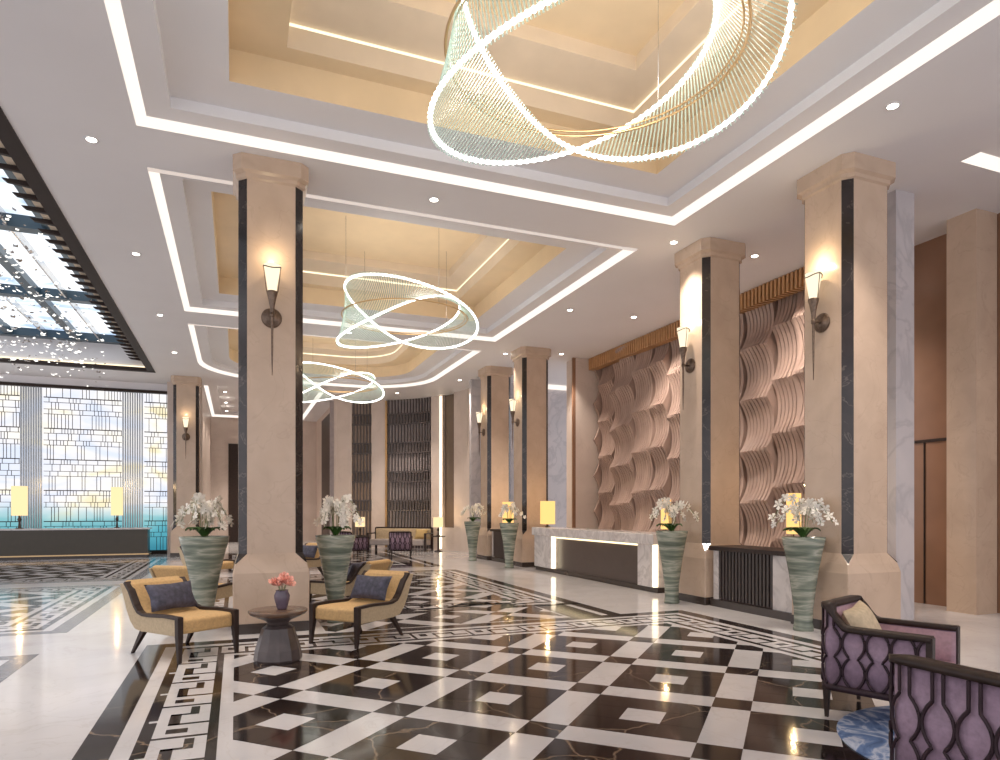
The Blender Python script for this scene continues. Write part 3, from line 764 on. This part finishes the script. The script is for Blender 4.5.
dup(pb, (7.05,17.2,0), 2.7, 'distant green planter of white orchids at the left end of the marble counter')
dup(pb, (6.95,20.0,0), 4.1, 'most distant green planter of white orchids, beside the last right column')

# ------------------------------------------------------------------ camel armchairs
ARM = [(-.40,.465),(-.15,.468),(.10,.452),(.20,.452),(.28,.475),(.335,.53),(.385,.61),(.44,.70),(.52,.785)]
def pillow_mesh(mb, w_, h_, th, n=14, mat=None):
    rows = []
    for i in range(n+1):
        u = -1+2*i/n; row = []
        for j in range(n+1):
            v = -1+2*j/n
            pinch = 1-.10*(1-abs(v))*abs(u)**3; pz = 1-.10*(1-abs(u))*abs(v)**3
            t = th*((1-abs(u)**2.6)*(1-abs(v)**2.6))**.5
            row.append((u*w_/2*pinch, v*h_/2*pz, t))
        rows.append(row)
    idx = lambda i, j, s: s*(n+1)**2+i*(n+1)+j
    vs = [p for r_ in rows for p in r_]+[(p[0],p[1],-p[2]) for r_ in rows for p in r_]; fs = []
    for i in range(n):
        for j in range(n):
            fs.append((idx(i,j,0),idx(i+1,j,0),idx(i+1,j+1,0),idx(i,j+1,0))); fs.append((idx(i,j,1),idx(i,j+1,1),idx(i+1,j+1,1),idx(i+1,j,1)))
    mb.add(vs, fs, 0, True, mat)
def make_lounge():
    t = thing('lounge_chair', '', 'armchair', group='camel lounge armchairs')
    # backrest with rolled top
    prof = [(.16,.30),(.30,.30),(.40,.36),(.47,.48),(.535,.64),(.60,.765),(.585,.80),(.53,.805),(.46,.765),(.40,.66),(.345,.56),(.28,.48),(.16,.44)]
    m = MB(); m.prism(prof, 'x', -.295, .295); m.build('backrest', M['camel'], t, bevel=.018)
    m = MB(); m.prism([(-.385,.29),(.27,.29),(.30,.44),(.10,.435),(-.15,.45),(-.34,.452),(-.385,.43)], 'x', -.297, .297); m.build('seat', M['camel'], t, bevel=.022)
    side = [(-.37,.275),(.22,.265),(.34,.285),(.42,.36),(.49,.48),(.555,.64),(.615,.765),(.52,.775),(.44,.69),(.385,.60),(.335,.52),(.28,.465),(.20,.445),(.10,.445),(-.15,.46),(-.37,.458)]
    for s in (-1,1):
        m = MB(); m.prism(side, 'x', s*.298, s*.335); m.build('side_panel', M['camel2'], t, bevel=.006)
        m = MB(); rr = []
        for i, (y_, z_) in enumerate(ARM):
            a = ARM[max(0,i-1)]; b = ARM[min(len(ARM)-1,i+1)]; d = Vector((b[0]-a[0], b[1]-a[1])).normalized(); nn = Vector((-d.y, d.x))*.017
            w0, w1 = s*.288, s*.345
            if i > 3: w0 = s*.272
            rr.append([(w0,y_+nn.x,z_+nn.y),(w1,y_+nn.x,z_+nn.y),(w1,y_-nn.x,z_-nn.y),(w0,y_-nn.x,z_-nn.y)])
        m.rings(rr, 0, False); m.build('arm_rail', M['wood'], t, bevel=.005)
        m = MB(); m.rings([[(s*.325-.020,-.425,0),(s*.325+.016,-.425,0),(s*.325+.016,-.395,0),(s*.325-.020,-.395,0)],
                           [(s*.318-.028,-.42,.27),(s*.318+.028,-.42,.27),(s*.318+.028,-.362,.27),(s*.318-.028,-.362,.27)],
                           [(s*.318-.030,-.418,.478),(s*.318+.030,-.418,.478),(s*.318+.030,-.360,.478),(s*.318-.030,-.360,.478)]]); m.build('leg', M['wood'], t, bevel=.004)
        m = MB(); m.rings([[(s*.31-.014,.40,0),(s*.31+.014,.40,0),(s*.31+.014,.43,0),(s*.31-.014,.43,0)],
                           [(s*.29-.025,.19,.285),(s*.29+.025,.19,.285),(s*.29+.025,.27,.285),(s*.29-.025,.27,.285)]]); m.build('leg', M['wood'], t, bevel=.004)
    return t
lc = make_lounge(); lc.scale = (1.05,1.13,1)
pl0 = MB(); pillow_mesh(pl0, .56, .33, .085); PLM = pl0.mesh('throw_pillow', [M['navy']])
def place_lounge(x, y, fx, fy, label, pil, first=False, dx=0):
    rz = math.atan2(fy, fx)+pi/2; x -= fx*.05; y -= fy*.05
    if first: lc.location = (x,y,0); lc.rotation_euler = (0,0,rz); lc['label'] = label
    else: dup(lc, (x,y,0), rz, label)
    if pil:
        o = bpy.data.objects.new('throw_pillow', PLM); COL.objects.link(o)
        o.matrix_world = Matrix.Translation((x,y,0)) @ Matrix.Rotation(rz,4,'Z') @ Matrix.Translation((dx,.245,.62)) @ Matrix.Rotation(radians(62),4,'X')
        tag(o, pil, 'pillow', 'slate blue pillows on the camel armchairs')
place_lounge(-.51,8.25,.58,-.81,'camel armchair with dark frame left of the round wooden table','dark slate blue pillow on the armchair left of the round table',True)
place_lounge(1.37,8.31,-.74,-.67,'camel armchair with dark frame right of the round wooden table','dark slate blue pillow on the armchair right of the round table')
place_lounge(-.45,11.15,.58,.81,'camel armchair partly hidden behind the planter left of the near column','slate blue pillow on the armchair hidden behind the left planter')
place_lounge(1.60,11.0,-.74,.67,'camel armchair partly hidden behind the planter right of the near column','slate blue pillow on the armchair hidden behind the right planter')
place_lounge(-.51,16.3,.58,-.81,'distant camel armchair glimpsed between left planter and near column','slate blue pillow on the distant armchair left of the near column')
place_lounge(1.36,16.25,-.74,-.67,'distant camel armchair between the near column and right planter','slate blue pillow on the distant armchair right of the near column')

# pedestal table with vase
t = thing('pedestal_table', 'round dark wood pedestal table between the two camel armchairs', 'table', (.42,7.55,0))
m = MB(); m.lathe([(.245,0),(.25,.02),(.235,.12),(.165,.345),(.13,.37)], 12, smooth=False); m.build('base', M['tablewood'], t)
m = MB(); m.lathe([(.115,.355),(.11,.40),(.14,.425),(.24,.47),(.25,.48)], 32); m.build('neck', M['tablewood'], t)
m = MB(); m.lathe([(.22,.465),(.285,.49),(.305,.515),(.305,.53),(.295,.535)], 40); m.build('table_top', M['tabletop'], t)
t = thing('flower_vase', 'small violet ribbed vase of pink flowers on the round wooden table', 'vase', (.46,7.56,.535))
m = MB(); n = 28
m.rings([[(r_*(1+.04*cos(9*2*pi*i/n+k))*cos(2*pi*i/n), r_*(1+.04*cos(9*2*pi*i/n+k))*sin(2*pi*i/n), z) for i in range(n)] for k, (r_, z) in enumerate([(.045,0),(.055,.02),(.075,.10),(.08,.15),(.062,.19),(.066,.205),(.055,.20)])], 0, True)
m.build('vase_body', M['vasepurple'], t)
PP = MB(); s = .055
for ring_, cnt, tilt in ((1,6,.25),(.7,5,.7),(.4,4,1.2)):
    for k in range(cnt):
        a = 2*pi*k/cnt+ring_; c, d = cos(a), sin(a); zz = s*tilt
        PP.add([(0,0,0),(s*ring_*cos(a-.45),s*ring_*sin(a-.45),zz*.8),(s*ring_*1.1*c,s*ring_*1.1*d,zz),(s*ring_*cos(a+.45),s*ring_*sin(a+.45),zz*.8)], [(0,1,2,3)], 0, True)
PPM = PP.mesh('pink_flower', [M['pinkpetal']])
rnd = random.Random(2)
for k in range(11):
    a = k*2.4; r_ = .02+.09*(k/11)**.5; z = .33-.6*r_+rnd.uniform(-.02,.03)
    o = bpy.data.objects.new('flower_head', PPM); COL.objects.link(o); o.parent = t; o.location = (cos(a)*r_, sin(a)*r_, z)
    o.rotation_euler = (rnd.uniform(-.6,.9), rnd.uniform(-.6,.6), a)
m = MB()
for k in range(8):
    a = k*.8; m.tube([(0,0,.15),(cos(a)*.05,sin(a)*.05,.27)], .003, 4)
m.build('flower_stems', M['stem'], t)

# ------------------------------------------------------------------ purple lattice armchairs
def make_tub():
    t = thing('lattice_armchair', '', 'armchair', group='purple lattice armchairs')
    hw, yf, yb, rc = .37, -.38, .37, .10
    # outer path, from front of one arm round the back to the other
    path = []
    def seg(a, b, n):
        for i in range(n): path.append((a[0]+(b[0]-a[0])*i/n, a[1]+(b[1]-a[1])*i/n))
    seg((-hw,yf), (-hw,yb-rc), 12)
    for i in range(7): a = pi-pi/2*i/6; path.append((-hw+rc+rc*cos(a), yb-rc+rc*sin(a)))
    seg((-hw+rc,yb), (hw-rc,yb), 12); 
    for i in range(7): a = pi/2-pi/2*i/6; path.append((hw-rc+rc*cos(a), yb-rc+rc*sin(a)))
    seg((hw,yb-rc), (hw,yf), 12); path.append((hw,yf))
    cl = [0]
    for a, b in zip(path, path[1:]): cl.append(cl[-1]+math.dist(a, b))
    TOT = cl[-1]
    def at(s, inset=0):
        s = min(max(s, 0), TOT-1e-6); i = 0
        while i < len(cl)-2 and cl[i+1] < s: i += 1
        u = (s-cl[i])/max(1e-6, cl[i+1]-cl[i]); a, b = path[i], path[i+1]
        x, y = a[0]+(b[0]-a[0])*u, a[1]+(b[1]-a[1])*u
        d = Vector((b[0]-a[0], b[1]-a[1])).normalized() if math.dist(a,b) > 1e-6 else Vector((0,1)); 
        return x+d.y*inset, y-d.x*inset, d
    def zt(s):
        y = at(s)[1]; k = min(1, max(0, (y-.17)/.17)); k = k*k*(3-2*k); return .69+.17*k
    N = 60; ss = [TOT*i/N for i in range(N+1)]
    zb = .25
    # upholstered shell
    m = MB(); rr = []
    for s in ss:
        o = at(s, .012); i_ = at(s, .075)
        rr.append([(o[0],o[1],zb), (o[0],o[1],zt(s)-.02), (i_[0],i_[1],zt(s)-.02), (i_[0],i_[1],zb)])
    m.rings(rr, 0, True); m.build('upholstered_shell', M['purple'], t)
    m = MB(); rr = []
    for s in ss:
        i0 = at(s, .076); i1 = at(s, .083)
        rr.append([(i0[0],i0[1],.30), (i0[0],i0[1],zt(s)-.03), (i1[0],i1[1],zt(s)-.03), (i1[0],i1[1],.30)])
    m.rings(rr, 0, True); m.build('inner_lining', M['pink'], t)
    m = MB(); rr = []
    for s in ss:
        o = at(s, -.014); i_ = at(s, .085); z = zt(s)
        rr.append([(o[0],o[1],z-.022), (o[0],o[1],z+.012), (i_[0],i_[1],z+.018), (i_[0],i_[1],z-.022)])
    m.rings(rr, 0, True); m.build('top_rail', M['wood'], t)
    m = MB(); rr = []
    for s in ss:
        o = at(s, -.008); i_ = at(s, .07)
        rr.append([(o[0],o[1],zb-.035), (o[0],o[1],zb+.012), (i_[0],i_[1],zb+.012), (i_[0],i_[1],zb-.035)])
    m.rings(rr, 0, True); m.box(-hw+.02,yf,zb-.035,hw-.02,yf+.03,zb+.03); m.build('base_rail', M['lattice'], t)
    # lattice of linked circles
    m = MB(); ncol = 13; p = TOT/ncol; per = .215; z0 = zb+.012
    for k in range(ncol+1):
        for sg in (-1,1):
            run = []
            for j in range(49):
                z = z0+(.86-z0)*j/48; sc_ = k*p
                if z-z0 < per*2+.0: w_ = .026+(p/2-.031)*abs(sin(pi*(z-z0-.0)/per+.0))**.75
                else:
                    w_ = .026
                s_ = sc_+sg*w_
                if s_ < .0 or s_ > TOT: continue
                if z > zt(s_)-.015: break
                x, y, d = at(s_, -.004); run.append((x, y, z))
            if len(run) > 2: m.tube(run, .0102, 4)
    m.build('lattice_fretwork', M['lattice'], t)
    m = MB(); m.box(-hw+.08,yf-.03,.26,hw-.08,yb-.09,.44); m.build('seat_cushion', M['pink'], t, bevel=.04)
    for s in (-1,1):
        m = MB(); x = s*(hw-.035)
        m.box(x-.038,yf-.012,.2,x+.038,yf+.03,.70); m.build('front_post', M['wood'], t, bevel=.005)
        for y0 in (yf+.02, yb-.05):
            m = MB(); q = .012; x = s*(hw-.03)
            m.rings([[(x-q,y0-q,0),(x+q,y0-q,0),(x+q,y0+q,0),(x-q,y0+q,0)], [(x-.024,y0-.024,.24),(x+.024,y0-.024,.24),(x+.024,y0+.024,.24),(x-.024,y0+.024,.24)]])
            m.build('leg', M['wood'], t)
    return t
tb = make_tub(); tb['label'] = 'purple lattice armchair with a cream cushion at the edge of the blue rug'
def place(o, x, y, fx, fy): o.location = (x,y,.013); o.rotation_euler = (0,0,math.atan2(fy,fx)+pi/2)
place(tb, 4.66, 3.70, .37, -.93)
def dupc(x, y, fx, fy, l, g=None): dup(tb, (x,y,0), math.atan2(fy,fx)+pi/2, l, g)
dupc(3.43, 2.09, 1, .02, 'purple lattice armchair cut off by the bottom right corner, nearest of all')
dupc(5.25, 22.6, .3, 1, 'distant purple armchair in front of the sofa, seen from behind')
dupc(3.75, 23.2, .9, .35, 'distant purple armchair just right of the right planter')
o = MB(); pillow_mesh(o, .44, .36, .09); o = o.build('throw_pillow', M['cream'])
o.matrix_world = Matrix.Translation(tb.location) @ Matrix.Rotation(tb.rotation_euler.z,4,'Z') @ Matrix.Translation((-.02,.17,.67)) @ Matrix.Rotation(radians(64),4,'X') @ Matrix.Rotation(.12,4,'Z')
tag(o, 'cream pillow leaning inside the purple armchair on the right', 'pillow')
m = MB(); m.lathe([(1.02,0),(1.02,.008),(1.0,.010),(.001,.010)], 72, cap=False); o = m.build('round_rug', M['rug']); o.location = (4.77,2.9,.0028)
tag(o, 'round blue swirl patterned rug under the purple armchairs', 'rug')

# ------------------------------------------------------------------ far sofa and side tables
t = thing('sofa', 'pale sofa with dark frame in front of the wide slatted screen', 'sofa', (6.0,26.0,0), -.62)
m = MB(); m.box(-1.15,-.35,.22,1.15,.4,.45); m.build('seat', plain('pale_grey_fabric', (.42,.36,.33), .8), t, bevel=.04)
m = MB(); m.box(-1.15,.28,.4,1.15,.45,.86); m.build('backrest', bpy.data.materials['cream_linen'], t, bevel=.03)
for s in (-1,1):
    m = MB(); m.box(s*1.2-.04,-.4,.0,s*1.2+.04,-.33,.68); m.box(s*1.2-.04,-.4,.66,s*1.2+.04,.45,.70); m.box(s*1.2-.04,.40,0,s*1.2+.04,.46,.9); m.build('arm_frame', M['wood'], t)
m = MB(); m.box(-1.2,.42,.86,1.2,.47,.92); m.build('back_rail', M['wood'], t)
o = MB(); pillow_mesh(o, .5, .4, .1); o = o.build('throw_pillow', plain('mustard_linen', (.55,.38,.16), .8)); 
o.matrix_world = Matrix.Translation((6.0,26.0,0)) @ Matrix.Rotation(-.62,4,'Z') @ Matrix.Translation((.85,.12,.66)) @ Matrix.Rotation(radians(70),4,'X'); tag(o, 'mustard pillow on the right end of the distant sofa', 'pillow')
def side_table(x, y, l1, l2):
    t = thing('side_table', l1, 'table', (x,y,0))
    m = MB(); m.lathe([(.28,.57),(.28,.6)], 20); m.build('table_top', M['wood'], t)
    m = MB(); m.lathe([(.16,0),(.16,.02),(.03,.05),(.03,.57)], 12); m.build('pedestal', M['wood'], t)
    lamp('table_lamp', l2, (x,y,.6), .72, .19, .34, M['lampshade2'])
side_table(7.25, 24.9, 'small distant side table right of the sofa', 'small cream lamp on the side table right of the distant sofa')
side_table(4.55, 26.6, 'small distant side table left of the sofa', 'small cream lamp on the side table left of the distant sofa')

# ------------------------------------------------------------------ world, camera
w = bpy.data.worlds.new('World'); S.world = w; w.use_nodes = True
bg = w.node_tree.nodes['Background']; bg.inputs[0].default_value = (.98,.96,1,1); bg.inputs[1].default_value = .95
cam = bpy.data.cameras.new('camera'); co = bpy.data.objects.new('camera', cam); COL.objects.link(co)
co.location = (0,0,1.6); co.rotation_euler = (pi/2, 0, -math.atan(264/670))
cam.sensor_width = 36; cam.lens = 36*.670; cam.shift_y = .13; cam.clip_end = 200
S.camera = co
S.view_settings.view_transform = 'Standard'; S.view_settings.look = 'None'; S.view_settings.exposure = 0.57
S.cycles.use_denoising = True
S.cycles.max_bounces = 8; S.cycles.transparent_max_bounces = 24; S.cycles.diffuse_bounces = 4; S.cycles.glossy_bounces = 4
S.cycles.sample_clamp_indirect = 6
